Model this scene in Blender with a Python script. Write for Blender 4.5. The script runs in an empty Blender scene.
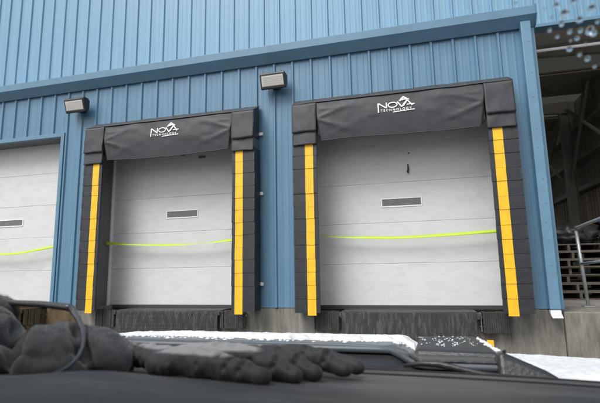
import bpy, bmesh, math, random
from mathutils import Vector, Matrix, noise
random.seed(7)
R = math.radians
sc = bpy.context.scene
C = sc.collection

# ------------------------------------------------------------------ camera
CAM = Vector((0.0, -6.66, 0.494))
cam_d = bpy.data.cameras.new('camera')
cam = bpy.data.objects.new('camera', cam_d); C.objects.link(cam)
yaw, pit, rol = 0.25325, 0.15595, -0.01782
f = Vector((-math.sin(yaw)*math.cos(pit), math.cos(yaw)*math.cos(pit), math.sin(pit)))
r = Vector((math.cos(yaw), math.sin(yaw), 0)); u = r.cross(f)
rr = r*math.cos(rol) + u*math.sin(rol); uu = -r*math.sin(rol) + u*math.cos(rol)
cam.matrix_world = Matrix(((rr.x, uu.x, -f.x, CAM.x), (rr.y, uu.y, -f.y, CAM.y), (rr.z, uu.z, -f.z, CAM.z), (0, 0, 0, 1)))
cam_d.sensor_width = 36; cam_d.lens = 26.12
cam_d.clip_start = 0.02; cam_d.clip_end = 2000
cam_d.dof.use_dof = True; cam_d.dof.focus_distance = 6.6; cam_d.dof.aperture_fstop = 8.5
sc.camera = cam

# ------------------------------------------------------------------ world, sun, exposure
SUN = Vector((-0.50, -0.98, 1.40)).normalized()          # towards the sun, behind thin cloud
w = bpy.data.worlds.new('World'); sc.world = w; w.use_nodes = True
nt = w.node_tree; nt.nodes.clear()
sky = nt.nodes.new('ShaderNodeTexSky'); sky.sky_type = 'NISHITA'; sky.sun_disc = False
sky.sun_elevation = math.asin(SUN.z); sky.sun_rotation = math.atan2(SUN.x, SUN.y)
sky.air_density = 1.0; sky.dust_density = 4.0; sky.ozone_density = 1.0
hs = nt.nodes.new('ShaderNodeHueSaturation'); hs.inputs['Saturation'].default_value = 0.16
bg = nt.nodes.new('ShaderNodeBackground'); bg.inputs['Strength'].default_value = 0.13
wo = nt.nodes.new('ShaderNodeOutputWorld')
nt.links.new(sky.outputs[0], hs.inputs['Color']); nt.links.new(hs.outputs[0], bg.inputs['Color']); nt.links.new(bg.outputs[0], wo.inputs[0])
sun_d = bpy.data.lights.new('sun', 'SUN'); sun_d.energy = 1.5; sun_d.angle = R(32); sun_d.color = (1, 0.985, 0.96)
sun = bpy.data.objects.new('sun', sun_d); C.objects.link(sun)
sun.rotation_euler = SUN.to_track_quat('Z', 'Y').to_euler()
sc.view_settings.view_transform = 'Standard'; sc.view_settings.look = 'None'
sc.view_settings.exposure = 0.5; sc.view_settings.gamma = 1
sc.cycles.use_denoising = True
sc.cycles.max_bounces = 8; sc.cycles.transparent_max_bounces = 16
sc.cycles.sample_clamp_indirect = 6

# ------------------------------------------------------------------ materials
MATS = {}
def mat(name, col, rough=0.6, metal=0.0, var=0.12, scale=4.0, bump=0.0, bscale=60.0, stretch=(1, 1, 1), spec=0.5,
        dirt=None, dirt_amt=0.0, dirt_scale=1.5, coat=0.0, sheen=0.0, wave=None, rvar=0.12):
    """noise-varied Principled; dirt = second colour blotched in; stretch scales the noise lookup (small z = vertical streaks)"""
    m = bpy.data.materials.new(name); m.use_nodes = True; t = m.node_tree; n = t.nodes; L = t.links
    b = n['Principled BSDF']; b.inputs['Metallic'].default_value = metal
    b.inputs['Specular IOR Level'].default_value = spec
    b.inputs['Coat Weight'].default_value = coat; b.inputs['Sheen Weight'].default_value = sheen
    tc = n.new('ShaderNodeTexCoord'); mp = n.new('ShaderNodeMapping'); mp.inputs['Scale'].default_value = stretch
    L.new(tc.outputs['Object'], mp.inputs['Vector'])
    info = n.new('ShaderNodeObjectInfo')
    add = n.new('ShaderNodeVectorMath'); add.operation = 'ADD'
    mul = n.new('ShaderNodeMath'); mul.operation = 'MULTIPLY'; mul.inputs[1].default_value = 37.0
    L.new(info.outputs['Random'], mul.inputs[0]); L.new(mp.outputs[0], add.inputs[0]); L.new(mul.outputs[0], add.inputs[1])
    n1 = n.new('ShaderNodeTexNoise'); n1.inputs['Scale'].default_value = scale; n1.inputs['Detail'].default_value = 8; n1.inputs['Roughness'].default_value = 0.62
    L.new(add.outputs[0], n1.inputs['Vector'])
    mx = n.new('ShaderNodeMix'); mx.data_type = 'RGBA'
    lo = [c*(1-var) for c in col]; hi = [min(1, c*(1+var)) for c in col]
    mx.inputs[6].default_value = (*lo, 1); mx.inputs[7].default_value = (*hi, 1)
    cr = n.new('ShaderNodeMapRange'); cr.inputs[1].default_value = 0.3; cr.inputs[2].default_value = 0.7
    L.new(n1.outputs[0], cr.inputs[0]); L.new(cr.outputs[0], mx.inputs[0])
    out = mx.outputs[2]
    if dirt:
        n2 = n.new('ShaderNodeTexNoise'); n2.inputs['Scale'].default_value = dirt_scale; n2.inputs['Detail'].default_value = 9; n2.inputs['Roughness'].default_value = 0.7
        L.new(add.outputs[0], n2.inputs['Vector'])
        c2 = n.new('ShaderNodeMapRange'); c2.inputs[1].default_value = 0.48; c2.inputs[2].default_value = 0.72; c2.inputs[4].default_value = dirt_amt
        L.new(n2.outputs[0], c2.inputs[0])
        m2 = n.new('ShaderNodeMix'); m2.data_type = 'RGBA'; m2.inputs[7].default_value = (*dirt, 1)
        L.new(c2.outputs[0], m2.inputs[0]); L.new(out, m2.inputs[6]); out = m2.outputs[2]
    L.new(out, b.inputs['Base Color'])
    rm = n.new('ShaderNodeMapRange'); rm.inputs[3].default_value = max(0.02, rough-rvar); rm.inputs[4].default_value = min(1, rough+rvar)
    L.new(n1.outputs[0], rm.inputs[0]); L.new(rm.outputs[0], b.inputs['Roughness'])
    if bump or wave:
        bp = n.new('ShaderNodeBump'); bp.inputs['Distance'].default_value = 0.01; bp.inputs['Strength'].default_value = bump if bump else 0.1
        n3 = n.new('ShaderNodeTexNoise'); n3.inputs['Scale'].default_value = bscale; n3.inputs['Detail'].default_value = 5
        L.new(mp.outputs[0] if wave is None else tc.outputs['Object'], n3.inputs['Vector']); h = n3.outputs[0]
        if wave:
            wv = n.new('ShaderNodeTexWave'); wv.bands_direction = wave[0]; wv.inputs['Scale'].default_value = wave[1]; wv.inputs['Distortion'].default_value = wave[2]
            wv.inputs['Detail'].default_value = 2
            L.new(tc.outputs['Object'], wv.inputs['Vector'])
            am = n.new('ShaderNodeMath'); am.operation = 'MULTIPLY_ADD'; am.inputs[1].default_value = wave[3]
            L.new(wv.outputs['Fac'], am.inputs[0]); L.new(h, am.inputs[2]); h = am.outputs[0]
        L.new(h, bp.inputs['Height']); L.new(bp.outputs[0], b.inputs['Normal'])
    MATS[name] = m
    return m

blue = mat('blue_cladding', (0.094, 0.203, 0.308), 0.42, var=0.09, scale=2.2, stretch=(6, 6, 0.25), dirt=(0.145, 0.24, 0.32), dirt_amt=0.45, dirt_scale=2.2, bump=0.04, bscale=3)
blue_up = mat('pale_blue_cladding', (0.150, 0.298, 0.425), 0.46, var=0.08, scale=2.2, stretch=(6, 6, 0.25), dirt=(0.20, 0.335, 0.445), dirt_amt=0.45, dirt_scale=2.2, bump=0.04, bscale=3)  # lighter blue for the set-back upper wall than for the lower cladding
blue_trim = mat('blue_trim', (0.105, 0.215, 0.312), 0.42, var=0.08, scale=3, dirt=(0.10, 0.18, 0.26), dirt_amt=0.3, dirt_scale=4, bump=0.02, bscale=15)
blue_spout = mat('blue_downspout', (0.12, 0.24, 0.345), 0.42, var=0.08, scale=4, dirt=(0.11, 0.19, 0.27), dirt_amt=0.45, dirt_scale=5, bump=0.05, bscale=9)
door_m = mat('door_white', (0.60, 0.61, 0.605), 0.5, var=0.035, scale=1.6, stretch=(1, 1, 3), dirt=(0.46, 0.465, 0.455), dirt_amt=0.5, dirt_scale=4.0, bump=0.05, bscale=70, wave=('Z', 11, 0.6, 0.3))
frame_w = mat('white_plastic', (0.80, 0.81, 0.81), 0.45, var=0.05)
pane_m = mat('dark_pane', (0.125, 0.13, 0.133), 0.25, var=0.1, scale=8)
steel_g = mat('grey_steel', (0.13, 0.138, 0.145), 0.5, metal=0.0, var=0.15, scale=3, dirt=(0.09, 0.09, 0.09), dirt_amt=0.5, bump=0.03, bscale=30)
galv = mat('galvanised', (0.42, 0.44, 0.45), 0.45, metal=0.6, var=0.15, scale=14)
white_met = mat('white_metal', (0.75, 0.77, 0.78), 0.4, var=0.06)
vinyl = mat('black_vinyl', (0.016, 0.019, 0.0235), 0.5, var=0.16, scale=5, dirt=(0.045, 0.047, 0.05), dirt_amt=0.45, dirt_scale=6, bump=0.12, bscale=22)
vinyl_c = mat('grey_vinyl_curtain', (0.031, 0.035, 0.041), 0.6, var=0.14, scale=4, dirt=(0.07, 0.073, 0.077), dirt_amt=0.4, dirt_scale=5, bump=0.10, bscale=14)
vinyl_in = mat('dark_vinyl_inner', (0.10, 0.106, 0.112), 0.6, var=0.15, scale=5, bump=0.08, bscale=20)
yellow = mat('yellow_vinyl', (0.83, 0.475, 0.01), 0.5, var=0.08, scale=9, dirt=(0.42, 0.26, 0.04), dirt_amt=0.4, dirt_scale=12, bump=0.08, bscale=24)
ink = mat('white_print', (0.82, 0.82, 0.82), 0.6, var=0.05)
rubber = mat('black_rubber', (0.028, 0.028, 0.028), 0.75, var=0.4, scale=14, dirt=(0.10, 0.095, 0.085), dirt_amt=0.5, dirt_scale=9, bump=0.4, bscale=40)
tread = mat('dirty_steel_plate', (0.038, 0.038, 0.037), 0.6, metal=0.2, var=0.3, scale=9, stretch=(3, 3, 0.6), dirt=(0.17, 0.165, 0.15), dirt_amt=0.7, dirt_scale=8, bump=0.4, bscale=30)
black_seal = mat('black_seal', (0.03, 0.03, 0.032), 0.7)
conc = mat('concrete', (0.20, 0.188, 0.164), 0.85, var=0.35, scale=5, stretch=(2.4, 2.4, 0.5), dirt=(0.075, 0.07, 0.06), dirt_amt=0.85, dirt_scale=2.6, bump=0.3, bscale=35)
conc_floor = mat('concrete_floor', (0.34, 0.32, 0.29), 0.8, var=0.2, scale=2, dirt=(0.12, 0.11, 0.1), dirt_amt=0.7, bump=0.15)
lamp_black = mat('lamp_black', (0.03, 0.03, 0.032), 0.45, var=0.1)
lamp_lens = mat('lamp_lens', (0.66, 0.64, 0.61), 0.35, var=0.05, scale=30)
lamp_cell = mat('lamp_cell', (0.56, 0.54, 0.51), 0.3, var=0.08, scale=60)
tape_m = mat('fluorescent_tape', (0.44, 0.64, 0.035), 0.4, var=0.06, scale=8)
interior = mat('brown_interior_panel', (0.5, 0.45, 0.37), 0.8, var=0.25, scale=1.5, stretch=(3, 3, 0.4), bump=0.05)
int_steel = mat('interior_steel', (0.34, 0.32, 0.29), 0.6, var=0.2)
int_dark = mat('interior_dark', (0.36, 0.33, 0.29), 0.85, var=0.2)
wood = mat('pallet_wood', (0.125, 0.105, 0.083), 0.8, var=0.45, scale=9, stretch=(0.6, 6, 6), dirt=(0.13, 0.10, 0.08), dirt_amt=0.6, bump=0.2)
tarp = mat('black_tarp', (0.03, 0.03, 0.032), 0.45, var=0.3, scale=6, bump=0.3, bscale=12)
cardboard = mat('cardboard', (0.36, 0.26, 0.17), 0.8, var=0.15)
paint = mat('slate_car_paint', (0.075, 0.092, 0.105), 0.5, var=0.06, scale=5, coat=0.15, bump=0.02, bscale=90, rvar=0.08)
plastic = mat('black_wet_plastic', (0.026, 0.028, 0.031), 0.38, var=0.2, scale=20, bump=0.15, bscale=140, rvar=0.15)
dash_m = mat('grey_dash_plastic', (0.060, 0.060, 0.062), 0.5, var=0.22, scale=7, dirt=(0.16, 0.16, 0.163), dirt_amt=0.6, dirt_scale=7, bump=0.10, bscale=420, stretch=(0.7, 2.2, 2.2))
frit = mat('black_frit', (0.004, 0.004, 0.004), 0.85)
fleece = mat('charcoal_fleece', (0.042, 0.046, 0.051), 0.95, var=0.4, scale=190, bump=0.16, bscale=520, sheen=0.3, dirt=(0.07, 0.075, 0.082), dirt_amt=0.5, dirt_scale=40)
glass_frame = mat('glasses_frame', (0.05, 0.052, 0.057), 0.16, var=0.08)
snow_m = mat('snow', (0.66, 0.68, 0.70), 0.7, var=0.10, scale=45, bump=0.35, bscale=120, dirt=(0.38, 0.42, 0.45), dirt_amt=0.55, dirt_scale=22)
snow_g = mat('wet_asphalt_with_slush', (0.07, 0.07, 0.072), 0.5, var=0.25, scale=1.2, dirt=(0.55, 0.57, 0.6), dirt_amt=0.8, dirt_scale=0.35, bump=0.3, bscale=9)
roof_m = mat('roof_metal', (0.30, 0.42, 0.52), 0.5)
tan = mat('tan_patch', (0.24, 0.15, 0.10), 0.8)

def simple(name, build):
    m = bpy.data.materials.new(name); m.use_nodes = True; t = m.node_tree; t.nodes.clear()
    o = t.nodes.new('ShaderNodeOutputMaterial'); t.links.new(build(t), o.inputs[0]); MATS[name] = m; return m
def _clear(t):
    n = t.nodes.new('ShaderNodeBsdfTransparent'); n.inputs[0].default_value = (1, 1, 1, 1); return n.outputs[0]
clear_glass = simple('clear_windscreen', _clear)
def _drop(t):
    n = t.nodes.new('ShaderNodeBsdfGlass'); n.inputs['IOR'].default_value = 1.33; n.inputs['Roughness'].default_value = 0; return n.outputs[0]
water = simple('water_drop', _drop)
def _pane(t):
    n = t.nodes.new('ShaderNodeBsdfTransparent'); n.inputs[0].default_value = (0.27, 0.265, 0.24, 1); return n.outputs[0]
added_pane = simple('added_light_tint', _pane)  # grey tint dims the daylight through the panes added over the bay
def _lens(t):
    a = t.nodes.new('ShaderNodeBsdfTransparent'); a.inputs[0].default_value = (0.74, 0.66, 0.54, 1)
    g = t.nodes.new('ShaderNodeBsdfGlossy'); g.inputs['Roughness'].default_value = 0.05
    m = t.nodes.new('ShaderNodeMixShader'); m.inputs[0].default_value = 0.05
    t.links.new(a.outputs[0], m.inputs[1]); t.links.new(g.outputs[0], m.inputs[2]); return m.outputs[0]
tint = simple('tinted_lens', _lens)
def glove_mat():
    m = mat('knit_glove', (0.024, 0.025, 0.028), 0.68, var=0.3, scale=120, bump=0.06, bscale=420, sheen=0.1)
    t = m.node_tree; n = t.nodes; L = t.links; b = n['Principled BSDF']
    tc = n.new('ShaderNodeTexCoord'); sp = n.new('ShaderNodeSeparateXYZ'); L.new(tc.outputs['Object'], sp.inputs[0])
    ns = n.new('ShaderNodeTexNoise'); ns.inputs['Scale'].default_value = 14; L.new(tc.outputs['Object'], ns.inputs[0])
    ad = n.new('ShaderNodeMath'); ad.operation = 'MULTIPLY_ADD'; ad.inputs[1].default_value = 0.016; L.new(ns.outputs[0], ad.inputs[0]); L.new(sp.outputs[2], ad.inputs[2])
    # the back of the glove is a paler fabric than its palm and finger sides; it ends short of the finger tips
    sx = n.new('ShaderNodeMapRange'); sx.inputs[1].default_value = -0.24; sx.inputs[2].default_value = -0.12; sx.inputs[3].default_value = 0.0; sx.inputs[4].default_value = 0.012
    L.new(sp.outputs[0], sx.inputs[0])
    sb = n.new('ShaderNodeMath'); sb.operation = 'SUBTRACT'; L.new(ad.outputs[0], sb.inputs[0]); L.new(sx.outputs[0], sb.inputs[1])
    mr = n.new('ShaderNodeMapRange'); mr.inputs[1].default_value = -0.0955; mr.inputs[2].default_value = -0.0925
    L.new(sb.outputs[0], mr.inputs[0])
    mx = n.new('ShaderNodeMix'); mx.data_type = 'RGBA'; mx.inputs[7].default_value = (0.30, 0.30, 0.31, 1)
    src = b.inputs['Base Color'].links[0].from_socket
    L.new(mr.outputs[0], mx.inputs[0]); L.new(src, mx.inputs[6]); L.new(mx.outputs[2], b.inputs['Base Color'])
    return m
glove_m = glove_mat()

# ------------------------------------------------------------------ mesh helpers
class MB:
    def __init__(s): s.v = []; s.f = []; s.open = False
    def add(s, vs, fs):
        o = len(s.v); s.v += [tuple(p) for p in vs]; s.f += [tuple(i+o for i in q) for q in fs]; return s
    def box(s, x0, x1, y0, y1, z0, z1):
        return s.hexa([(x0, y0, z0), (x1, y0, z0), (x1, y1, z0), (x0, y1, z0), (x0, y0, z1), (x1, y0, z1), (x1, y1, z1), (x0, y1, z1)])
    def hexa(s, v):      # 4 lower corners counter-clockwise from above, then 4 upper
        return s.add(v, [(0, 3, 2, 1), (4, 5, 6, 7), (0, 1, 5, 4), (1, 2, 6, 5), (2, 3, 7, 6), (3, 0, 4, 7)])
    def prism_x(s, prof, x0, x1):      # closed (y,z) profile extruded along x
        n = len(prof); vs = [(x0, y, z) for y, z in prof] + [(x1, y, z) for y, z in prof]
        return s.add(vs, [tuple(range(n)), tuple(range(2*n-1, n-1, -1))] + [(i, i+n, (i+1) % n+n, (i+1) % n) for i in range(n)])
    def prism_z(s, prof, z0, z1):
        n = len(prof); vs = [(x, y, z0) for x, y in prof] + [(x, y, z1) for x, y in prof]
        return s.add(vs, [tuple(range(n-1, -1, -1)), tuple(range(n, 2*n))] + [(i, (i+1) % n, (i+1) % n+n, i+n) for i in range(n)])
    def prism_y(s, prof, y0, y1):      # closed (x,z) profile
        n = len(prof); vs = [(x, y0, z) for x, z in prof] + [(x, y1, z) for x, z in prof]
        return s.add(vs, [tuple(range(n)), tuple(range(2*n-1, n-1, -1))] + [(i, i+n, (i+1) % n+n, (i+1) % n) for i in range(n)])
    def tube(s, pts, rad, n=8, closed=False):
        pts = [Vector(p) for p in pts]; rings = []; rads = rad if isinstance(rad, (list, tuple)) else [rad]*len(pts)
        for i, p in enumerate(pts):
            a = pts[i-1] if i else p; b = pts[i+1] if i < len(pts)-1 else p
            d = (b-a).normalized(); ref = Vector((0, 0, 1)) if abs(d.z) < 0.9 else Vector((0, 1, 0))
            e1 = d.cross(ref).normalized(); e2 = d.cross(e1)
            rings.append([p + (e1*math.cos(2*math.pi*k/n)+e2*math.sin(2*math.pi*k/n))*rads[i] for k in range(n)])
        vs = [q for rg in rings for q in rg]; fs = []
        for i in range(len(pts)-1):
            for k in range(n): fs.append((i*n+k, i*n+(k+1) % n, (i+1)*n+(k+1) % n, (i+1)*n+k))
        fs += [tuple(range(n-1, -1, -1)), tuple(range((len(pts)-1)*n, len(pts)*n))]
        return s.add(vs, fs)
    def ellipsoid(s, c, rad, rot=None, nu=20, nv=12):
        rot = rot or Matrix.Identity(3); c = Vector(c); vs = []; fs = []
        for j in range(nv+1):
            th = math.pi*j/nv
            for i in range(nu):
                ph = 2*math.pi*i/nu
                vs.append(c + rot @ Vector((rad[0]*math.sin(th)*math.cos(ph), rad[1]*math.sin(th)*math.sin(ph), rad[2]*math.cos(th))))
        for j in range(nv):
            for i in range(nu): fs.append((j*nu+i, (j+1)*nu+i, (j+1)*nu+(i+1) % nu, j*nu+(i+1) % nu))
        return s.add(vs, fs)
    def capsule(s, p, q, r0, r1):
        p = Vector(p); q = Vector(q); n = 8
        for k in range(n+1):
            t = k/n; rr_ = r0+(r1-r0)*t; s.ellipsoid(p.lerp(q, t), (rr_, rr_, rr_), None, 12, 8)
        return s
    def grid(s, fn, nu, nv):
        s.open = True
        vs = [fn(i/nu, j/nv) for j in range(nv+1) for i in range(nu+1)]
        return s.add(vs, [(j*(nu+1)+i, j*(nu+1)+i+1, (j+1)*(nu+1)+i+1, (j+1)*(nu+1)+i) for j in range(nv) for i in range(nu)])
    def mesh(s, name, m):
        me = bpy.data.meshes.new(name); me.from_pydata(s.v, [], s.f); me.validate()
        if s.open: me.materials.append(m); return me
        bm = bmesh.new(); bm.from_mesh(me); bmesh.ops.recalc_face_normals(bm, faces=bm.faces); bm.to_mesh(me); bm.free()
        me.materials.append(m); return me
    def obj(s, name, m, parent=None, bevel=0, smooth=False, loc=None):
        o = bpy.data.objects.new(name, s.mesh(name, m)); C.objects.link(o)
        if parent: o.parent = parent
        if loc: o.location = loc
        if bevel:
            b = o.modifiers.new('bevel', 'BEVEL'); b.width = bevel; b.segments = 2; b.limit_method = 'ANGLE'; b.angle_limit = R(30)
        if smooth:
            for p in o.data.polygons: p.use_smooth = True
        return o
def put(name, me, parent, loc=(0, 0, 0), rot=(0, 0, 0), scl=(1, 1, 1)):
    o = bpy.data.objects.new(name, me); C.objects.link(o); o.parent = parent; o.location = loc; o.rotation_euler = rot; o.scale = scl; return o
def tag(o, label=None, cat=None, group=None, kind=None):
    if label: o['label'] = label
    if cat: o['category'] = cat
    if group: o['group'] = group
    if kind: o['kind'] = kind
    return o
def empty(name, loc, label, cat, group=None):
    o = bpy.data.objects.new(name, None); C.objects.link(o); o.location = loc; o.empty_display_size = 0.1
    return tag(o, label, cat, group)
def U(a, b): return random.uniform(a, b)

# ------------------------------------------------------------------ shared dimensions (metres; door bottoms at z = -0.044)
GZ = -1.27                       # yard level
FLOOR = -0.09                    # dock floor
WY = -0.33                       # face of the lower cladding
UY = 0.55                        # face of the set-back upper wall
DC = [-0.146, -3.813, -7.48]     # door centres
HALF = 1.40; DTOP = 2.98         # door openings
XL, XR = -13.0, 1.78             # ends of the dock front
BAYX = 5.6                       # right jamb of the open bay
BAYTOP = 4.27

# ------------------------------------------------------------------ ground
g = MB().grid(lambda a, b: (-150+300*a, -220+260*b, GZ), 2, 2).obj('ground', snow_g); tag(g, kind='structure')

# ------------------------------------------------------------------ warehouse
wh = empty('warehouse', (0, 0, 0), 'blue ribbed metal warehouse with loading doors, gutter and concrete base', 'building')

RIB = 0.3048
def profile(a, b, phase):
    """(x, depth) points of the ribbed sheet between a and b; trapezoid ribs with low stiffeners between"""
    pts = {}
    k0 = math.floor((a-phase)/RIB)-1; k1 = math.ceil((b-phase)/RIB)+1
    seq = []
    for k in range(k0, k1+1):
        c = phase+k*RIB
        seq += [(c-0.029, 0), (c-0.014, 0.027), (c+0.014, 0.027), (c+0.029, 0),
                (c+0.082, 0), (c+0.092, 0.003), (c+0.110, 0.003), (c+0.120, 0),
                (c+0.185, 0), (c+0.195, 0.003), (c+0.213, 0.003), (c+0.223, 0)]
    def val(x):
        for (x0, d0), (x1, d1) in zip(seq, seq[1:]):
            if x0 <= x <= x1: return d0+(d1-d0)*(x-x0)/(x1-x0)
        return 0
    return [(a, val(a))]+[p for p in seq if a < p[0] < b]+[(b, val(b))]
def cladding(x0, x1, z0, z1, y, phase, m, name, parent):
    """one object for each metre-wide cladding sheet"""
    P3 = RIB*3; k = math.floor((x0-phase-0.03)/P3); a = x0
    while a < x1-1e-6:
        k += 1; b = min(x1, phase+0.045+k*P3)
        if b-a < 0.02: b = min(x1, b+P3); k += 1
        pr = profile(a, b, phase); mb = MB(); n = len(pr); lap = U(0.0, 0.0015)
        front = [(x, y-d-lap, z0) for x, d in pr]+[(x, y-d-lap, z1) for x, d in pr]
        mb.add(front, [(i, i+1, i+1+n, i+n) for i in range(n-1)])
        back = [(x, y-d-lap+0.003, z0) for x, d in pr]+[(x, y-d-lap+0.003, z1) for x, d in pr]
        mb.add(back, [(i+n, i+1+n, i+1, i) for i in range(n-1)])
        o = len(mb.v)-4*n
        mb.f += [(o+i, o+2*n+i, o+2*n+i+1, o+i+1) for i in range(n-1)]
        mb.obj(name, m, parent)
        a = b
core = MB()
edges = [XL]
for c in sorted(DC): edges += [c-HALF, c+HALF]
edges.append(XR)
for i in range(0, len(edges), 2):
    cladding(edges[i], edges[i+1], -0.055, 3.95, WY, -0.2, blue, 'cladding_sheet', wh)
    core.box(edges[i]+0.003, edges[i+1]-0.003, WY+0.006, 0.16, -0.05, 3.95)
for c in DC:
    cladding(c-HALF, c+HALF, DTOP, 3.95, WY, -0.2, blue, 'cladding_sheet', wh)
    core.box(c-HALF-0.003, c+HALF+0.003, WY+0.008, 0.158, DTOP+0.003, 3.949)
core.obj('wall_core', steel_g, wh)
# interior behind the doors stays closed: back box
MB().box(XL, 1.70, 0.165, 0.25, -0.5, 4.0).obj('rear_partition', int_dark, wh)
# opening trim, reveals
for c in DC:
    rv = MB()
    rv.box(c-HALF-0.002, c-HALF+0.012, WY+0.03, 0.02, FLOOR, DTOP-0.012).box(c+HALF-0.012, c+HALF+0.002, WY+0.03, 0.02, FLOOR, DTOP-0.012)
    rv.box(c-HALF, c+HALF, WY+0.03, 0.02, DTOP-0.012, DTOP+0.002)
    rv.obj('door_reveal', steel_g, wh)
    t = MB()
    t.box(c-HALF-0.055, c-HALF+0.016, WY-0.037, WY+0.03, -0.055, DTOP+0.055).box(c+HALF-0.016, c+HALF+0.055, WY-0.037, WY+0.03, -0.055, DTOP+0.055)
    t.box(c-HALF+0.016, c+HALF-0.016, WY-0.037, WY+0.03, DTOP-0.016, DTOP+0.055)
    t.obj('door_trim', blue_trim if c == DC[2] else steel_g, wh, bevel=0.004)
# overhead doors
SEC = 0.6096; Z0 = -0.044
sec = MB().prism_x([(0.0, 0.005), (0.0, SEC-0.005), (0.003, SEC-0.001), (0.05, SEC-0.001), (0.05, 0.001), (0.003, 0.001)], -HALF+0.03, HALF-0.03).mesh('door_section', door_m)
for c in DC:
    dr = bpy.data.objects.new('overhead_door', None); C.objects.link(dr); dr.parent = wh; dr.location = (c, 0, 0)
    for k in range(5): put('door_section', sec, dr, (0, U(-0.002, 0.002), Z0+k*SEC))
    wz0, wz1, wx = 1.425, 1.53, 0.285
    fr = MB()
    fr.box(-wx-0.016, wx+0.016, -0.010, 0.004, wz0-0.02, wz0).box(-wx-0.016, wx+0.016, -0.010, 0.004, wz1, wz1+0.012)
    fr.box(-wx-0.016, -wx, -0.010, 0.004, wz0, wz1).box(wx, wx+0.016, -0.010, 0.004, wz0, wz1)
    fr.obj('window_frame', frame_w, dr, bevel=0.003)
    MB().box(-wx-0.002, wx+0.002, -0.004, 0.003, wz0-0.002, wz1+0.002).obj('window_pane', pane_m, dr)
    MB().prism_x([(-0.012, -0.05), (-0.004, 0.0), (0.045, 0.0), (0.05, -0.05)], -HALF+0.03, HALF-0.03).obj('bottom_seal', black_seal, dr, loc=(0, 0, Z0))
    for s in (-1, 1):
        MB().box(s*(HALF-0.022)-0.016, s*(HALF-0.022)+0.014, -0.05, 0.02, FLOOR+0.02, DTOP-0.02).obj('weather_strip', frame_w, dr, bevel=0.003)
# small fittings on the doors
d2 = [o for o in wh.children if o.name.startswith('overhead_door')][0]
d1 = [o for o in wh.children if o.name.startswith('overhead_door')][1]
MB().tube([(0.125, -0.012, 2.05), (0.128, -0.02, 1.98), (0.118, -0.022, 1.93), (0.132, -0.02, 1.905)], [0.008, 0.012, 0.016, 0.007]).obj('pull_strap', rubber, d2)
MB().box(0.13, 0.16, -0.012, 0.0, 2.21, 2.235).obj('latch', steel_g, d2, bevel=0.004)
MB().box(0.30, 0.42, -0.03, 0.0, 2.43, 2.46).box(0.33, 0.37, -0.04, -0.03, 2.435, 2.455).obj('latch', steel_g, d1, bevel=0.004)
MB().box(-0.04, 0.02, -0.03, 0.0, 2.50, 2.53).obj('latch', steel_g, d1, bevel=0.004)

# gutter: upright face over a sloping belly, at the foot of the lean-to roof
gut = MB().prism_x([(WY-0.026, 3.80), (WY-0.045, 3.795), (-0.50, 3.925), (-0.505, 4.045), (-0.49, 4.05), (-0.485, 3.96), (WY-0.02, 3.96)], XL, 1.80)
go = gut.obj('gutter', blue_trim, wh, bevel=0.003)
MB().prism_x([(WY-0.02, 3.79), (-0.43, 3.81), (-0.514, 3.92), (-0.516, 4.06), (-0.49, 4.075), (WY-0.01, 4.05)], 1.80, 1.812).obj('end_cap', blue_trim, go)
MB().prism_x([(-0.49, 4.03), (UY-0.03, 4.16), (UY-0.03, 4.12), (-0.49, 3.99)], XL, 1.79).obj('lean_to_roof', roof_m, wh)
# side return of the dock front, edge trim and downspout
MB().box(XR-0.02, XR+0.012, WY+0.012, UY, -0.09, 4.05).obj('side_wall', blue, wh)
MB().box(XR-0.035, XR+0.016, WY-0.032, WY+0.05, -0.06, 3.83).obj('corner_trim', blue_trim, wh, bevel=0.003)
ds = MB().box(1.605, 1.735, WY-0.125, WY-0.028, -0.055, 3.86).obj('downspout', blue_spout, wh, bevel=0.012)
MB().prism_x([(WY-0.12, -0.06), (WY-0.125, -0.10), (WY-0.19, -0.145), (WY-0.185, -0.155), (WY-0.10, -0.125), (WY-0.04, -0.06)], 1.61, 1.73).obj('outlet', white_met, ds, bevel=0.003)
rv = MB().ellipsoid((0, 0, 0), (0.011, 0.003, 0.011), None, 10, 6).mesh('rivet', blue_trim)
for z in (0.5, 0.82, 1.05, 1.3, 1.62, 2.05, 2.3, 2.75, 3.1, 3.55): put('rivet', rv, ds, (1.67+U(-0.02, 0.02), WY-0.126, z))
# set-back upper wall
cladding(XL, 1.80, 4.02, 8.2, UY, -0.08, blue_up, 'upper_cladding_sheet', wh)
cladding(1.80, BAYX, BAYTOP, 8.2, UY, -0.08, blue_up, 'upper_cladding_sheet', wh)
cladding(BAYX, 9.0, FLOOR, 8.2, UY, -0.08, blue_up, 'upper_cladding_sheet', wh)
MB().box(XL, 9.0, UY+0.01, UY+0.14, 4.3, 8.2).box(BAYX, 9.0, UY+0.011, UY+0.14, FLOOR, 4.3).obj('upper_wall_core', int_dark, wh)
MB().box(1.80, BAYX, UY-0.034, UY+0.145, BAYTOP-0.025, BAYTOP+0.03).obj('bay_header_trim', blue_trim, wh, bevel=0.004)
MB().prism_x([(UY-0.06, 8.2), (UY-0.06, 8.3), (15.2, 9.1), (15.2, 9.0)], XL-0.2, 1.70).obj('main_roof', roof_m, wh)
# concrete base and dock floor
for i in range(0, len(edges), 2):
    MB().prism_x([(WY+0.002, GZ), (WY+0.002, -0.066), (WY+0.03, -0.052), (0.16, -0.052), (0.16, GZ)], edges[i]-0.1 if i else XL, edges[i+1]+0.1 if i+2 < len(edges) else XR).obj('concrete_base', conc, wh, bevel=0.008)
for c in DC: MB().box(c-HALF+0.1, c+HALF-0.1, WY+0.012, 0.16, GZ, FLOOR-0.11).obj('pit_wall', conc, wh)
MB().box(XR+0.004, 9.0, WY-0.03, UY-0.04, GZ, FLOOR).obj('bay_dock_wall', conc, wh, bevel=0.012)
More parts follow.
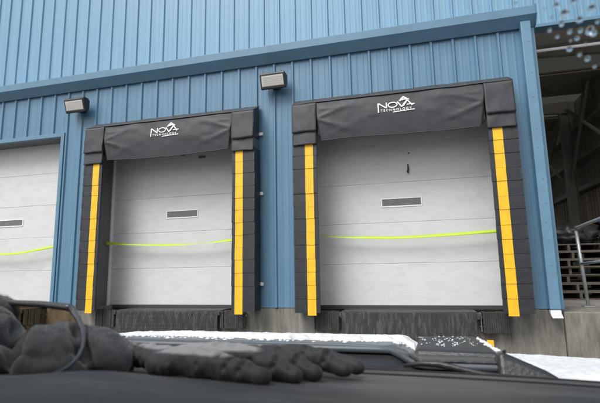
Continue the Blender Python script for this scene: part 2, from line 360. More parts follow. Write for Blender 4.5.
# open bay interior
IZ = 5.4
MB().box(1.80, 9.0, UY-0.04, 15, FLOOR-0.25, FLOOR).obj('bay_floor', conc_floor, wh)
MB().box(1.60, 1.775, UY+0.15, 15, FLOOR, IZ).obj('bay_side_wall', interior, wh)
for y0, y1 in ((UY+0.15, 3.2), (5.4, 7.0), (9.2, 10.8), (13.0, 15)): MB().box(1.6, 9.0, y0, y1, IZ, IZ+0.1).obj('bay_ceiling', int_dark, wh)
for y0, y1 in ((3.2, 5.4), (7.0, 9.2), (10.8, 13.0)): MB().box(1.6, 9.0, y0, y1, IZ+0.04, IZ+0.06).obj('added_light_pane', added_pane, wh)  # unseen ceiling panes, added to let daylight into the dark bay
BW = 4.9
for k in range(11):      # corrugated liner sheets on the far side of the bay
    mb = MB(); y0 = 1.2+k*1.18
    for j in range(6):
        a = y0+j*0.19
        mb.box(BW, BW+0.05, a, a+0.11, FLOOR, 2.55).box(BW+0.02, BW+0.05, a+0.11, a+0.19, FLOOR, 2.55)
    mb.obj('liner_sheet', interior, wh)
MB().box(BW+0.06, BW+0.2, 0.75, 15, FLOOR, IZ).obj('bay_far_wall', int_dark, wh)
for z in (2.6, 3.5, 4.4):
    MB().prism_y([(BW-0.16, z), (BW-0.16, z+0.03), (BW+0.02, z+0.03), (BW+0.02, z+0.22), (BW+0.055, z+0.22), (BW+0.055, z)], 0.8, 15).obj('girt', int_steel, wh)
for y in (3.6, 7.6, 11.6, 14.6):
    mb = MB(); mb.box(BW-0.42, BW-0.40, y-0.1, y+0.1, FLOOR, IZ).box(BW-0.40, BW-0.18, y-0.008, y+0.008, FLOOR, IZ).box(BW-0.18, BW-0.165, y-0.1, y+0.1, FLOOR, IZ)
    mb.obj('steel_column', int_steel, wh)
    MB().prism_y([(1.8, IZ-0.22), (1.8, IZ-0.02), (BW, IZ-0.02), (BW, IZ-0.38)], y-0.06, y+0.06).obj('rafter', int_steel, wh)
for (y0, z0, y1, z1) in ((3.7, 2.7, 7.4, 5.1), (7.5, 3.0, 5.6, 5.2), (7.7, 2.7, 11.4, 5.1), (7.7, 5.1, 11.4, 2.7), (11.7, 2.8, 14.5, 5.0)):
    MB().tube([(BW-0.29, y0, z0), (BW-0.29, y1, z1)], 0.045, 6).obj('brace', int_steel, wh)
MB().tube([(1.80, 0.86, 4.00), (BW, 0.86, 4.00)], 0.026, 10).obj('pipe_rail', white_met, wh, smooth=True)
MB().prism_x([(0.80, 4.28), (0.74, 4.5), (0.80, 4.72), (1.1, 4.72), (1.16, 4.5), (1.1, 4.28)], 1.80, BW).obj('roller_hood', int_steel, wh)

# ------------------------------------------------------------------ dock seals
def make_seal(c, label, seed):
    random.seed(seed)
    root = empty('dock_seal', (c+0.015, WY, FLOOR), label, 'dock seal', 'dock seals round the loading doors')
    FY = -0.28                     # pad front, from the wall face
    YB = -0.034
    top = 2.42                     # pad height where the corner box starts (local z = world + 0.09)
    ph = 0.187
    for s in (-1, 1):
        prof = [(s*1.185, FY), (s*1.505, FY), (s*1.515, YB), (s*1.375, YB)]
        pad = MB().prism_z(prof, 0.0, top+0.5).obj('side_pad', vinyl_in, root, bevel=0.01)
        # overlapping pleats, each with its own yellow guide patch
        x0, x1 = (1.168, 1.53) if s > 0 else (-1.53, -1.168)
        pm = MB().hexa([(x0, -0.0115, 0), (x1, -0.0115, 0), (x1, 0.02, 0.0), (x0, 0.02, 0.0),
                        (x0+0.004, -0.006, ph+0.03), (x1-0.004, -0.006, ph+0.03), (x1-0.004, 0.02, ph+0.03), (x0+0.004, 0.02, ph+0.03)])
        xo0, xo1 = (1.50, 1.538) if s > 0 else (-1.538, -1.50)
        pm.hexa([(xo0+0.006, -0.016, 0.002), (xo1-0.006, -0.016, 0.002), (xo1-0.006, 0.24, 0.002), (xo0+0.006, 0.24, 0.002),
                 (xo0+0.004, -0.005, ph+0.028), (xo1-0.004, -0.005, ph+0.028), (xo1-0.004, 0.24, ph+0.028), (xo0+0.004, 0.24, ph+0.028)])
        pme = pm.mesh('pleat', vinyl)
        xs = s*1.285
        yme = MB().hexa([(xs-0.061, -0.0150, -0.003), (xs+0.061, -0.0150, -0.003), (xs+0.061, 0.0, -0.003), (xs-0.061, 0.0, -0.003),
                         (xs-0.061, -0.0098, ph+0.01), (xs+0.061, -0.0098, ph+0.01), (xs+0.061, 0.01, ph+0.01), (xs-0.061, 0.01, ph+0.01)]).mesh('guide_patch', yellow)
        n = 13
        for k in range(n):
            z = -0.005+k*ph+U(-0.006, 0.006); rx = U(-0.006, 0.006); ry = U(-0.012, 0.012)*0.4; dy = FY+U(-0.003, 0.002)
            q = put('pleat', pme, pad, (U(-0.003, 0.003), dy, z), (rx, ry, 0))
            put('guide_patch', yme, pad, (U(-0.0015, 0.0015), dy, z-(0.03 if k == 0 else 0)+U(-0.003, 0.003)), (rx, ry*0.4+U(-0.002, 0.002), 0), (1, 1, 1.17 if k == 0 else 1))
        for z in (0.36, 1.74, 2.70):
            MB().box(s*1.53-0.02, s*1.53+0.05 if s > 0 else s*1.53+0.02, -0.045, -0.028, z, z+0.05).obj('clip', white_met, root, bevel=0.004) if s > 0 else \
                MB().box(s*1.53-0.05, s*1.53+0.02, -0.045, -0.028, z, z+0.05).obj('clip', white_met, root, bevel=0.004)
        for z in (0.30, 1.55):
            a = s*1.305; MB().hexa([(a-0.012, -0.19, z), (a+0.012, -0.19, z), (a+0.02, -0.15, z), (a-0.012, -0.15, z), (a-0.012, -0.19, z+0.04), (a+0.012, -0.19, z+0.04), (a+0.02, -0.15, z+0.04), (a-0.012, -0.15, z+0.04)]).obj('stud', galv, root)
        # corner box with two flaps
        xa, xb = (1.165, 1.525) if s > 0 else (-1.525, -1.165)
        cbx = MB().prism_x([(FY-0.005, 2.62), (FY-0.012, 3.03), (FY+0.01, 3.05), (YB, 3.19), (YB, 2.62)], xa+0.006, xb-0.006).obj('corner_box', vinyl, root, bevel=0.012)
        def flap(x0, x1, z0, z1, y0, y1, sd, nm):
            def fn(a, b):
                x = x0+(x1-x0)*a; z = z0+(z1-z0)*b
                y = y0+(y1-y0)*b+0.010*(noise.noise(Vector((x*5+sd, z*5, sd))))+0.004*noise.noise(Vector((x*14+sd, z*9, sd))) - 0.003*math.sin(math.pi*a)*(1-b)
                return (x+0.006*noise.noise(Vector((z*5, sd, 1)))*(1-b), y, z+0.010*noise.noise(Vector((x*5, sd, 3)))*(1-b))
            mb = MB().grid(fn, 14, 14); o = mb.obj(nm, vinyl_c, cbx, smooth=True)
            so = o.modifiers.new('thick', 'SOLIDIFY'); so.thickness = 0.006; so.offset = 0
            return o
        flap(xa, xb, 2.40, 2.66, FY-0.032, FY-0.020, seed+s, 'lower_flap')
        flap(xa-0.004, xb+0.004, 2.595, 3.035, FY-0.046, FY-0.018, seed+s+5, 'upper_flap')
    # head pad behind the curtain and its sloping cover
    MB().prism_x([(FY+0.05, 2.56), (FY+0.03, 3.02), (YB, 3.17), (YB, 2.56)], -1.16, 1.16).obj('head_pad', vinyl_in, root)
    folds = []
    for s in (-1, 1):
        folds += [(s*1.12, 2.80, s*0.62, 2.98, 0.020, 0.035), (s*1.12, 2.76, s*0.55, 2.55, 0.022, 0.04), (s*0.98, 2.52, s*0.30, 2.80, 0.010, 0.05), (s*1.10, 2.93, s*0.5, 2.93, 0.010, 0.03)]
    for k in range(7):
        x = U(-0.9, 0.9); z = U(2.55, 2.95); a = U(-0.5, 0.5); l = U(0.15, 0.45); folds.append((x, z, x+l*math.cos(a), z+l*math.sin(a), U(-0.008, 0.009), U(0.02, 0.05)))
    def disp(x, z):
        d = 0
        for (ax, az, bx, bz, amp, wd) in folds:
            vx, vz = bx-ax, bz-az; L2 = vx*vx+vz*vz; t = ((x-ax)*vx+(z-az)*vz)/L2; tc = min(1, max(0, t))
            dd = math.hypot(x-ax-tc*vx, z-az-tc*vz); spread = wd*(0.6+0.9*tc)
            d += 0.72*amp*math.exp(-(dd/spread)**2)*(1-0.55*tc)
        d += 0.012*noise.noise(Vector((x*2.2+seed, z*3.1, seed)))+0.005*noise.noise(Vector((x*7+seed, z*8, 1.7)))
        return d
    def cur(a, b):
        wtop, wbot = 1.168, 1.10
        z = 3.045-0.60*b
        half = wtop+(wbot-wtop)*max(0, (b-0.25)/0.75)
        x = -half+2*half*a
        z += 0.012*math.sin(x*2.3+seed)*b+0.012*noise.noise(Vector((x*2.5, seed, 0.3)))*b + 0.012*abs(x)**2*b*0.6
        y = FY+0.0-0.035*math.sin(min(1, b*1.6)*math.pi/2)+0.045*b*b-disp(x, z)*(0.35+0.65*math.sin(math.pi*min(1, b+0.12)))
        return (x, y, z)
    hc = MB().grid(cur, 110, 34).obj('head_curtain', vinyl_c, root, smooth=True)
    so = hc.modifiers.new('thick', 'SOLIDIFY'); so.thickness = 0.006; so.offset = 1
    hem = MB(); pts = []
    for i in range(0, 111, 2): x, y, z = cur(i/110, 1.0); pts.append((x, y-0.002, z+0.002))
    hem.tube(pts, 0.008, 6).obj('hem', vinyl_c, hc, smooth=True)
    # top cover lip
    def lip(a, b):
        x = -1.53+3.06*a; return (x, FY-0.014+(YB-FY+0.012)*b, 3.045+0.15*b+0.007*noise.noise(Vector((x*3+seed, b*2, 5))))
    lp = MB().grid(lip, 60, 4).obj('top_cover', vinyl_c, root, smooth=True)
    so = lp.modifiers.new('thick', 'SOLIDIFY'); so.thickness = 0.008; so.offset = 0
    # printed emblem and lettering, following the cloth
    def surf(x, z):
        b = (3.045-z)/0.60; half = 1.168-0.068*max(0, (b-0.25)/0.75); q = cur((x+half)/(2*half), b); return q[1]
    lx, lz = 0.0, 2.845            # middle of the word
    def stroke(mb, p, q, wd):
        p = Vector((p[0], 0, p[1])); q = Vector((q[0], 0, q[1])); d = (q-p).normalized(); nn = Vector((-d.z, 0, d.x))*wd/2; n = 6
        vs = []
        for k in range(n+1):
            c_ = p.lerp(q, k/n)
            for sgn in (-1, 1): e = c_+nn*sgn; vs.append((e.x, surf(e.x, e.z)-0.0115, e.z))
        mb.add(vs, [(2*k, 2*k+1, 2*k+3, 2*k+2) for k in range(n)])
    Wd = 0.017
    def glyphs(ox, oz, h):
        mb = MB()
        stroke(mb, (ox, oz-0.055), (ox, oz+h), Wd); stroke(mb, (ox, oz+h), (ox+0.115, oz), Wd); stroke(mb, (ox+0.115, oz), (ox+0.115, oz+h), Wd)       # N
        cxx = ox+0.20; pts_ = [(cxx+0.062*math.cos(t), oz+h/2+h*0.45*math.sin(t)) for t in [2*math.pi*k/14 for k in range(15)]]
        for p_, q_ in zip(pts_, pts_[1:]): stroke(mb, p_, q_, Wd*0.9)                                                                                   # O
        stroke(mb, (ox+0.265, oz+h), (ox+0.325, oz), Wd); stroke(mb, (ox+0.325, oz), (ox+0.395, oz+h*1.1), Wd)                                         # V
        stroke(mb, (ox+0.345, oz+h*0.1), (ox+0.405, oz+h*1.15), Wd); stroke(mb, (ox+0.405, oz+h*1.15), (ox+0.47, oz+0.008), Wd); stroke(mb, (ox+0.395, oz+h*0.34), (ox+0.50, oz+h*0.34), Wd*0.8)   # A
        return mb
    h = 0.085; ox, oz = lx-0.25, lz-0.02
    glyphs(ox, oz, h).obj('lettering', ink, hc)
    em = MB()                      # stacked slanted bars over the A
    for k in range(3):
        o_ = k*0.032; stroke(em, (ox+0.30+o_, oz+h*1.05+0.012*k), (ox+0.365+o_*0.8, oz+h*1.75-0.018*k), 0.016)
    stroke(em, (ox+0.29, oz+h*1.12), (ox+0.35, oz+h*1.85), 0.012); stroke(em, (ox+0.35, oz+h*1.85), (ox+0.43, oz+h*1.2), 0.012)
    em.obj('emblem', ink, hc)
    sm = MB()
    stroke(sm, (ox+0.20, oz-0.066), (ox+0.50, oz-0.052), 0.012)
    sm.obj('underline', ink, hc)
    cu = bpy.data.curves.new('small_lettering', 'FONT'); cu.body = 'TECHNOLOGY'; cu.size = 0.046; cu.space_character = 1.55; cu.offset = 0.0012
    to = bpy.data.objects.new('tmp', cu); C.objects.link(to)
    bpy.context.view_layer.update()
    me = bpy.data.meshes.new_from_object(to.evaluated_get(bpy.context.evaluated_depsgraph_get()))
    C.objects.unlink(to)
    xs_ = [v.co.x for v in me.vertices]; wid = max(xs_)-min(xs_); k_ = 0.43/wid
    for v in me.vertices:
        x = ox+0.03+(v.co.x-min(xs_))*k_; z = oz-0.047+v.co.y; v.co = (x, surf(x, z)-0.0115, z)
    me.materials.clear(); me.materials.append(ink)
    t_ = bpy.data.objects.new('small_lettering', me); C.objects.link(t_); t_.parent = hc
    return root
make_seal(DC[0], 'black dock seal with yellow strips round the door beside the blue downspout', 3)
s1 = make_seal(DC[1], 'black dock seal with yellow strips between the two wall lights', 11)
random.seed(21)

# ------------------------------------------------------------------ dock levelers and bumpers
where = ['under the door beside the downspout', 'under the door between the wall lights', 'under the unsealed door at the left edge']
for c, wtxt in zip(DC, where):
    lv = empty('dock_leveler', (c, WY, FLOOR), 'dirty steel dock leveler '+wtxt, 'dock leveler', 'dock levelers under the doors')
    MB().box(-0.90, 0.90, -0.03, 0.33, -0.10, -0.004).obj('deck_edge', tread, lv, bevel=0.004)
    lipm = MB().box(-0.885, 0.885, -0.115, -0.09, -0.44, -0.012)
    for k in range(59):
        x = -0.87+k*0.03
        for j in range(7): lipm.box(x-0.005+(0.006 if j % 2 else -0.006), x+0.005+(0.006 if j % 2 else -0.006), -0.1195, -0.115, -0.425+j*0.058, -0.385+j*0.058)
    lipm.obj('lip', tread, lv)
    MB().tube([(-0.89, -0.065, -0.028), (0.89, -0.065, -0.028)], 0.026, 10).obj('hinge', tread, lv, smooth=True)
    for s in (-1, 1):
        MB().box(s*0.885+(-0.045 if s < 0 else 0.0), s*0.885+(0.0 if s < 0 else 0.045), -0.13, -0.05, -0.07, -0.012).obj('hinge_lug', tread, lv, bevel=0.004)
        k = MB(); a = s*1.02
        k.box(a-0.04, a+0.04, -0.16, -0.13, -0.80, -0.345).box(a-0.04, a+0.04, -0.13, -0.03, -0.50, -0.47)
        k.obj('lip_keeper', yellow, lv, bevel=0.004)
    MB().box(-1.30, 1.30, -0.012, 0.25, -0.115, -0.102).obj('pit_angle', steel_g, lv)
    for s in (-1, 1):
        if c == DC[2] and s < 0: continue
        side = {(-1, 0): 'under the left yellow strip of the door beside the downspout', (1, 0): 'under the yellow strip nearest the downspout', (-1, 1): 'just above the fleece hat, under the left yellow strip',
                (1, 1): 'below the right strip of the seal between the wall lights', (1, 2): 'below the unsealed door, behind the glasses'}[(s, DC.index(c))]
        bp = empty('dock_bumper', (c+s*1.115, WY, FLOOR), 'black laminated rubber dock bumper '+side, 'dock bumper', 'dock bumpers beside the levelers')
        lam = MB()
        for k in range(13):
            x = -0.155+k*0.0262; dz = U(-0.006, 0.006); lam.box(x, x+0.0235, -0.112+U(-0.006, 0.006), -0.012, -0.262+dz, -0.004+dz)
        lam.obj('laminated_pad', rubber, bp)
        for e in (-1, 1): MB().box(e*0.177-0.006, e*0.177+0.006, -0.10, -0.002, -0.25, -0.012).obj('end_plate', steel_g, bp, bevel=0.002)
        for z in (-0.07, -0.19): MB().tube([(-0.192, -0.06, z), (0.192, -0.06, z)], 0.010, 6).obj('tie_rod', steel_g, bp)

# ------------------------------------------------------------------ wall lights
def wall_light(x, z, label):
    root = empty('wall_light', (x, WY-0.03, z), label, 'wall light', 'floodlights under the gutter')
    MB().box(-0.06, 0.06, -0.05, 0.03, -0.07, 0.07).obj('mount_plate', lamp_black, root, bevel=0.008)
    MB().hexa([(-0.05, -0.09, -0.05), (0.05, -0.09, -0.05), (0.05, -0.04, -0.05), (-0.05, -0.04, -0.05), (-0.05, -0.09, 0.04), (0.05, -0.09, 0.04), (0.05, -0.04, 0.04), (-0.05, -0.04, 0.04)]).obj('arm', lamp_black, root, bevel=0.006)
    hd = MB().prism_x([(-0.07, 0.115), (-0.07, -0.055), (-0.15, -0.125), (-0.175, -0.115), (-0.245, 0.095), (-0.235, 0.12)], -0.205, 0.205).obj('housing', lamp_black, root, bevel=0.012)
    # sloping lens on the face that looks outward and down
    p0 = Vector((0, -0.178, -0.098)); p1 = Vector((0, -0.2425, 0.088)); d = (p1-p0); nrm = Vector((0, d.z, -d.y)).normalized()
    if nrm.y > 0: nrm = -nrm
    def quad(xa, xb, ta, tb, off):
        return [tuple(p0+d*ta+nrm*off+Vector((xa, 0, 0))), tuple(p0+d*ta+nrm*off+Vector((xb, 0, 0))), tuple(p0+d*tb+nrm*off+Vector((xb, 0, 0))), tuple(p0+d*tb+nrm*off+Vector((xa, 0, 0)))]
    def slab(xa, xb, ta, tb, o0, o1):
        return MB().add(quad(xa, xb, ta, tb, o0)+quad(xa, xb, ta, tb, o1), [(0, 3, 2, 1), (4, 5, 6, 7), (0, 1, 5, 4), (1, 2, 6, 5), (2, 3, 7, 6), (3, 0, 4, 7)])
    ln = slab(-0.175, 0.175, 0.08, 0.90, -0.004, 0.005).obj('lens', lamp_lens, root)
    cells = MB()
    for i in range(9):
        for j in range(5):
            xa = -0.16+i*0.0362; ta = 0.12+j*0.15; c_ = slab(xa, xa+0.030, ta, ta+0.11, 0.005, 0.008); cells.add(c_.v, c_.f)
    cells.obj('reflector_cells', lamp_cell, ln)
    fins = MB()
    for i in range(9): fins.box(-0.18+i*0.045-0.004, -0.18+i*0.045+0.004, -0.20, -0.085, 0.119, 0.142)
    fins.obj('cooling_fins', lamp_black, root)
wall_light(-5.66, 3.44, 'black floodlight on blue wall above the gap between unsealed door and first seal')
wall_light(-1.985, 3.42, 'black floodlight on blue wall between the two dock seals')

# ------------------------------------------------------------------ caution tapes
def tape(pts, twist, label, y):
    """ribbon through (x, z) points with a twist angle at each"""
    mb = MB(); n = 60; vs = []
    def sample(t, arr):
        q = t*(len(arr)-1); i = min(int(q), len(arr)-2); e = q-i; a, b = arr[i], arr[i+1]; e = e*e*(3-2*e) if not isinstance(a, tuple) else e
        return tuple(p+(s-p)*e for p, s in zip(a, b)) if isinstance(a, tuple) else a+(b-a)*e
    x0, x1 = pts[0][0], pts[-1][0]
    import bisect
    xs = [p[0] for p in pts]
    for k in range(n+1):
        x = x0+(x1-x0)*k/n; i = min(max(bisect.bisect(xs, x)-1, 0), len(xs)-2); e = (x-xs[i])/(xs[i+1]-xs[i])
        # Catmull-Rom height
        zz = [pts[max(0, min(len(pts)-1, i+j))][1] for j in (-1, 0, 1, 2)]
        z = 0.5*(2*zz[1]+(zz[2]-zz[0])*e+(2*zz[0]-5*zz[1]+4*zz[2]-zz[3])*e*e+(3*zz[1]-zz[0]-3*zz[2]+zz[3])*e**3)
        es = e*e*(3-2*e); a = R(twist[i]+(twist[i+1]-twist[i])*es)
        hw = 0.026
        for sg in (-1, 1): vs.append((x, y+sg*hw*math.sin(a), z+sg*hw*math.cos(a)))
    mb.add(vs, [(2*k, 2*k+1, 2*k+3, 2*k+2) for k in range(n)])
    o = mb.obj('caution_tape', tape_m, None, smooth=True)
    so = o.modifiers.new('thick', 'SOLIDIFY'); so.thickness = 0.0015; so.offset = 0
    return tag(o, label, 'tape', 'caution tapes strung across the doors')
YT = -0.16
k0 = (YT-CAM.y)/(-0.3-CAM.y)
def tp(l): return [(x*k0, CAM.z+(z-CAM.z)*k0) for x, z in l]
tape(tp([(-5.09, 1.0), (-4.6, 0.965), (-3.85, 0.935), (-3.3, 0.945), (-2.6, 0.985)]), [20, 60, 45, 76, 20], 'fluorescent yellow tape, thin and twisted, across the door between the wall lights', YT)
tape(tp([(-1.42, 1.0), (-1.05, 0.965), (-0.6, 0.938), (-0.19, 0.925), (0.49, 0.94), (1.2, 0.968)]), [75, 62, 40, 40, 35, 15], 'fluorescent yellow tape across the door beside the downspout', YT)
tape(tp([(-8.9, 0.97), (-7.9, 0.895), (-7.33, 0.875), (-6.87, 0.885), (-6.12, 0.975)]), [15, 35, 45, 35, 20], 'fluorescent yellow tape across the unsealed door at the left edge', YT)

# ------------------------------------------------------------------ railing in the open bay
rl = empty('railing', (2.32, 0.5, FLOOR), 'grey pipe railing in front of the pallet stack in the open bay', 'railing')
MB().tube([(0.026, 0, 0), (-0.02, 0, 1.08)], 0.024, 12).obj('post', galv, rl, smooth=True)
MB().tube([(0.06, -0.84, 0), (0.06, -0.84, 1.16)], 0.024, 12).obj('post', galv, rl, smooth=True)
MB().tube([(-0.02, 0.0, 1.118), (-0.012, -0.04, 1.122), (0.06, -0.80, 1.185), (0.07, -0.84, 1.185), (0.12, -0.84, 1.185), (3.2, -0.84, 1.185)], 0.024, 12).obj('top_rail', galv, rl, smooth=True)
MB().tube([(-0.003, 0.0, 0.60), (0.06, -0.84, 0.64), (3.2, -0.84, 0.64)], 0.020, 12).obj('mid_rail', galv, rl, smooth=True)
MB().box(-0.045, 0.095, -0.07, 0.07, 0.0, 0.012).obj('foot_plate', galv, rl)

# ------------------------------------------------------------------ pallets
bl = MB().box(-0.6, 0.6, -0.048, 0.048, 0, 0.02).mesh('board', wood)
st = MB().box(-0.02, 0.02, -0.5, 0.5, 0, 0.095).mesh('stringer', wood)
ordn = ['bottom', 'second lowest', 'third', 'fourth', 'fifth', 'sixth', 'seventh', 'eighth', 'ninth']
def pallet(x, y, z, rz, label):
    p = empty('pallet', (x, y, z), label, 'pallet', 'pallets stacked in the open bay'); p.rotation_euler.z = rz
    for yy in (-0.45, 0, 0.45): put('board', bl, p, (0, yy, 0), (0, 0, U(-.01, .01)))
    for xx in (-0.56, 0, 0.56): put('stringer', st, p, (xx, 0, 0.02))
    for j in range(7): put('board', bl, p, (U(-.01, .01), -0.45+j*0.15, 0.115), (0, 0, U(-.012, .012)))
for i, (x, y, n, nm) in enumerate(((2.62, 2.35, 7, 'stack behind the railing post'), (3.95, 2.6, 8, 'stack at the picture edge'), (2.75, 4.2, 9, 'rear stack inside the open bay'))):
    for k in range(n): pallet(x+U(-.08, .08), y+U(-.07, .07), FLOOR+0.001+k*0.136, U(-.10, .10), 'weathered wooden pallet, %s of the %s' % (ordn[k], nm))
def lump(name, m, x, y, z, sx, sy, sz, label, cat, sd):
    mb = MB().ellipsoid((0, 0, sz), (sx, sy, sz), None, 72, 40); vs = []
    for v in mb.v:
        p = Vector(v); k = 1+0.35*noise.noise(p*4+Vector((sd, 0, 0)))+0.25*abs(noise.noise(p*11+Vector((sd, 2, 0))))+0.1*noise.noise(p*25)
        q = Vector((p.x*k, p.y*k, max(0.0, (p.z-sz)*k*1.1+sz*0.8))); vs.append(tuple(q))
    mb.v = vs; o = mb.obj(name, m, None, smooth=True, loc=(x, y, z)); return tag(o, label, cat)
lump('plastic_bundle', tarp, 2.66, 2.35, FLOOR+7*0.136+0.004, 0.5, 0.42, 0.19, 'crumpled black plastic bundle on the pallets behind the railing post', 'bundle', 4)
lump('tarpaulin', tarp, 3.9, 2.6, FLOOR+8*0.136+0.004, 0.55, 0.45, 0.24, 'crumpled black tarpaulin heaped on the pallets at the picture edge', 'tarpaulin', 9)
b = MB().box(-0.2, 0.2, -0.15, 0.15, 0, 0.2).box(-0.2, 0.2, -0.02, 0.02, 0.2, 0.203).obj('cardboard_box', cardboard, None, bevel=0.006, loc=(2.55, 4.1, FLOOR+9*0.136+0.004))
tag(b, 'brown cardboard box on the rear pallet stack in the open bay', 'box')

# ------------------------------------------------------------------ the vehicle the picture is taken from (local frame: camera at origin, nose along +y)
van = empty('vehicle', CAM, 'slate grey vehicle with black dashboard and snowy hood, seen from inside', 'vehicle')
def dash_z(x, y):
    z = -0.120-0.15*(y-0.45)
    z += 0.012*math.exp(-((x+0.33)/0.10)**2)*math.exp(-((y-0.42)/0.05)**2) - 0.05*max(0, x-0.1)**2 + 0.012*min(0, y-0.36)*-1*0
    if y < 0.40: z -= 1.6*(0.40-y)**2
    return z
def dash_far(x):
    return 0.772-(0.55*(x+0.12)**2 if x > -0.12 else 0.12*(x+0.12)**2)
def dfn(a, b):
    x = -1.30+2.0*a; y1 = dash_far(x); y = 0.10+(y1-0.10)*b; return (x, y, dash_z(x, y)+0.0008*noise.noise(Vector((x*9, y*9, 0))))
dash = MB().grid(dfn, 60, 40).obj('dashboard', dash_m, van, smooth=True)
s_ = dash.modifiers.new('thick', 'SOLIDIFY'); s_.thickness = 0.02; s_.offset = -1
# defroster strip: a shallow raised moulding along the far edge
mb = MB()
for side, dy, dz in ((0, 0.0, 0.0),):
    pts = [(-1.25+1.9*k/40, dash_far(-1.25+1.9*k/40)-0.09, dash_z(-1.25+1.9*k/40, dash_far(-1.25+1.9*k/40)-0.09)+0.0) for k in range(41)]
    mb.tube(pts, 0.0025, 6)
mb.obj('dash_seam', frit, dash, smooth=True)
def ffn(a, b):
    x = -1.30+2.0*a; y1 = dash_far(x); zz = dash_z(x, y1); return (x, y1+0.004+0.05*b, zz-0.001-0.012*b+0.0035*math.sin(math.pi*b))
fo = MB().grid(ffn, 60, 4).obj('windscreen_seal', frit, van, smooth=True)
s_ = fo.modifiers.new('thick', 'SOLIDIFY'); s_.thickness = 0.03; s_.offset = -1
def wfn(a, b):
    x = -1.30+2.0*a; return (x, 0.835-0.92*b, -0.195+0.85*b)
wn = Vector((0, 0.37, 0.40)).normalized()
ws = MB().add([(-1.3, 0.815, -0.184), (0.7, 0.815, -0.184), (0.7, 0.10, 0.4775), (-1.3, 0.10, 0.4775)], [(0, 1, 2, 3)]).obj('windscreen', clear_glass, van)
def hood_z(x, y):
    z = -0.160-0.138*(y-0.95)-0.03*max(0, y-1.6)**2
    t = min(1, max(0, (x+0.06)/0.06)); z -= 0.028*t*t*(3-2*t)
    t = min(1, max(0, (x-0.14)/0.16)); z -= 0.030*t*t*(3-2*t)
    z -= 0.25*max(0, x-0.42)**2 + 0.18*max(0, -1.0-x)**2
    return z
HX0, HX1, HY0, HY1 = -1.40, 0.72, 0.93, 1.98
def hfn(a, b):
    x = HX0+(HX1-HX0)*a; y1 = HY1-0.22*((x+0.34)/1.06)**2; y = HY0+(y1-HY0)*b; return (x, y, hood_z(x, y)-0.10*max(0, b-0.93)**2/0.005)
hood = MB().grid(hfn, 90, 50).obj('hood', paint, van, smooth=True)
s_ = hood.modifiers.new('thick', 'SOLIDIFY'); s_.thickness = 0.012; s_.offset = -1
# pressed edge along the rear of the hood
mb = MB(); mb.tube([(-1.3, 0.955, -0.160), (-0.16, 0.955, -0.160), (-0.06, 0.955, -0.163), (-0.03, 0.95, -0.172), (0.0, 0.945, -0.187)], 0.004, 8); mb.obj('hood_edge', paint, hood, smooth=True)
# cowl panel
def cfn(a, b):
    x = -1.30+2.0*a; y0 = dash_far(x)+0.055; y1 = 0.945; y = y0+(y1-y0)*b
    zn = dash_z(x, dash_far(x))-0.010; zf = hood_z(x, 0.945)-0.012; e = b*b*(3-2*b)
    return (x, y, zn+(zf-zn)*e-0.006*math.sin(math.pi*b)+0.0015*noise.noise(Vector((x*60, y*60, 0))))
co = MB().grid(cfn, 160, 20).obj('cowl_panel', plastic, van, smooth=True)
s_ = co.modifiers.new('thick', 'SOLIDIFY'); s_.thickness = 0.01; s_.offset = -1
# hood scoop, its wet black apron and black corner piece
def afn(a, b):
    y = 0.935+0.30*b; x = -0.025+0.015*b+(0.185+0.045*b)*a; return (x, y, hood_z(x, y)+0.006+0.001*noise.noise(Vector((x*70, y*70, 3))))
ap = MB().grid(afn, 40, 40).obj('scoop_apron', plastic, van, smooth=True)
s_ = ap.modifiers.new('thick', 'SOLIDIFY'); s_.thickness = 0.006; s_.offset = -1
sb = hood_z(0.09, 1.2)+0.004
MB().hexa([(-0.022, 1.13, sb-0.03), (0.215, 1.08, sb-0.05), (0.20, 1.55, sb-0.09), (-0.02, 1.55, sb-0.09),
           (-0.014, 1.15, -0.199), (0.178, 1.12, -0.197), (0.150, 1.36, -0.193), (0.002, 1.36, -0.196)]).obj('hood_scoop', plastic, van, bevel=0.012)
MB().hexa([(0.135, 0.88, -0.225), (0.255, 0.86, -0.225), (0.25, 0.98, -0.23), (0.135, 1.02, -0.23),
           (0.142, 0.915, -0.158), (0.236, 0.90, -0.196), (0.236, 0.96, -0.200), (0.15, 0.99, -0.166)]).obj('cowl_corner', plastic, van, bevel=0.008)
MB().tube([(0.161, 0.98, -0.19), (0.161, 0.98, -0.170), (0.164, 0.975, -0.166)], [0.005, 0.004, 0.003], 8).obj('washer_nozzle', plastic, van)
MB().tube([(-0.03, 0.862, -0.178), (0.0, 0.852, -0.171), (0.03, 0.845, -0.170), (0.10, 0.84, -0.183), (0.40, 0.80, -0.200)], [0.003, 0.005, 0.006, 0.005, 0.004], 8).obj('wiper_arm', plastic, van, smooth=True)
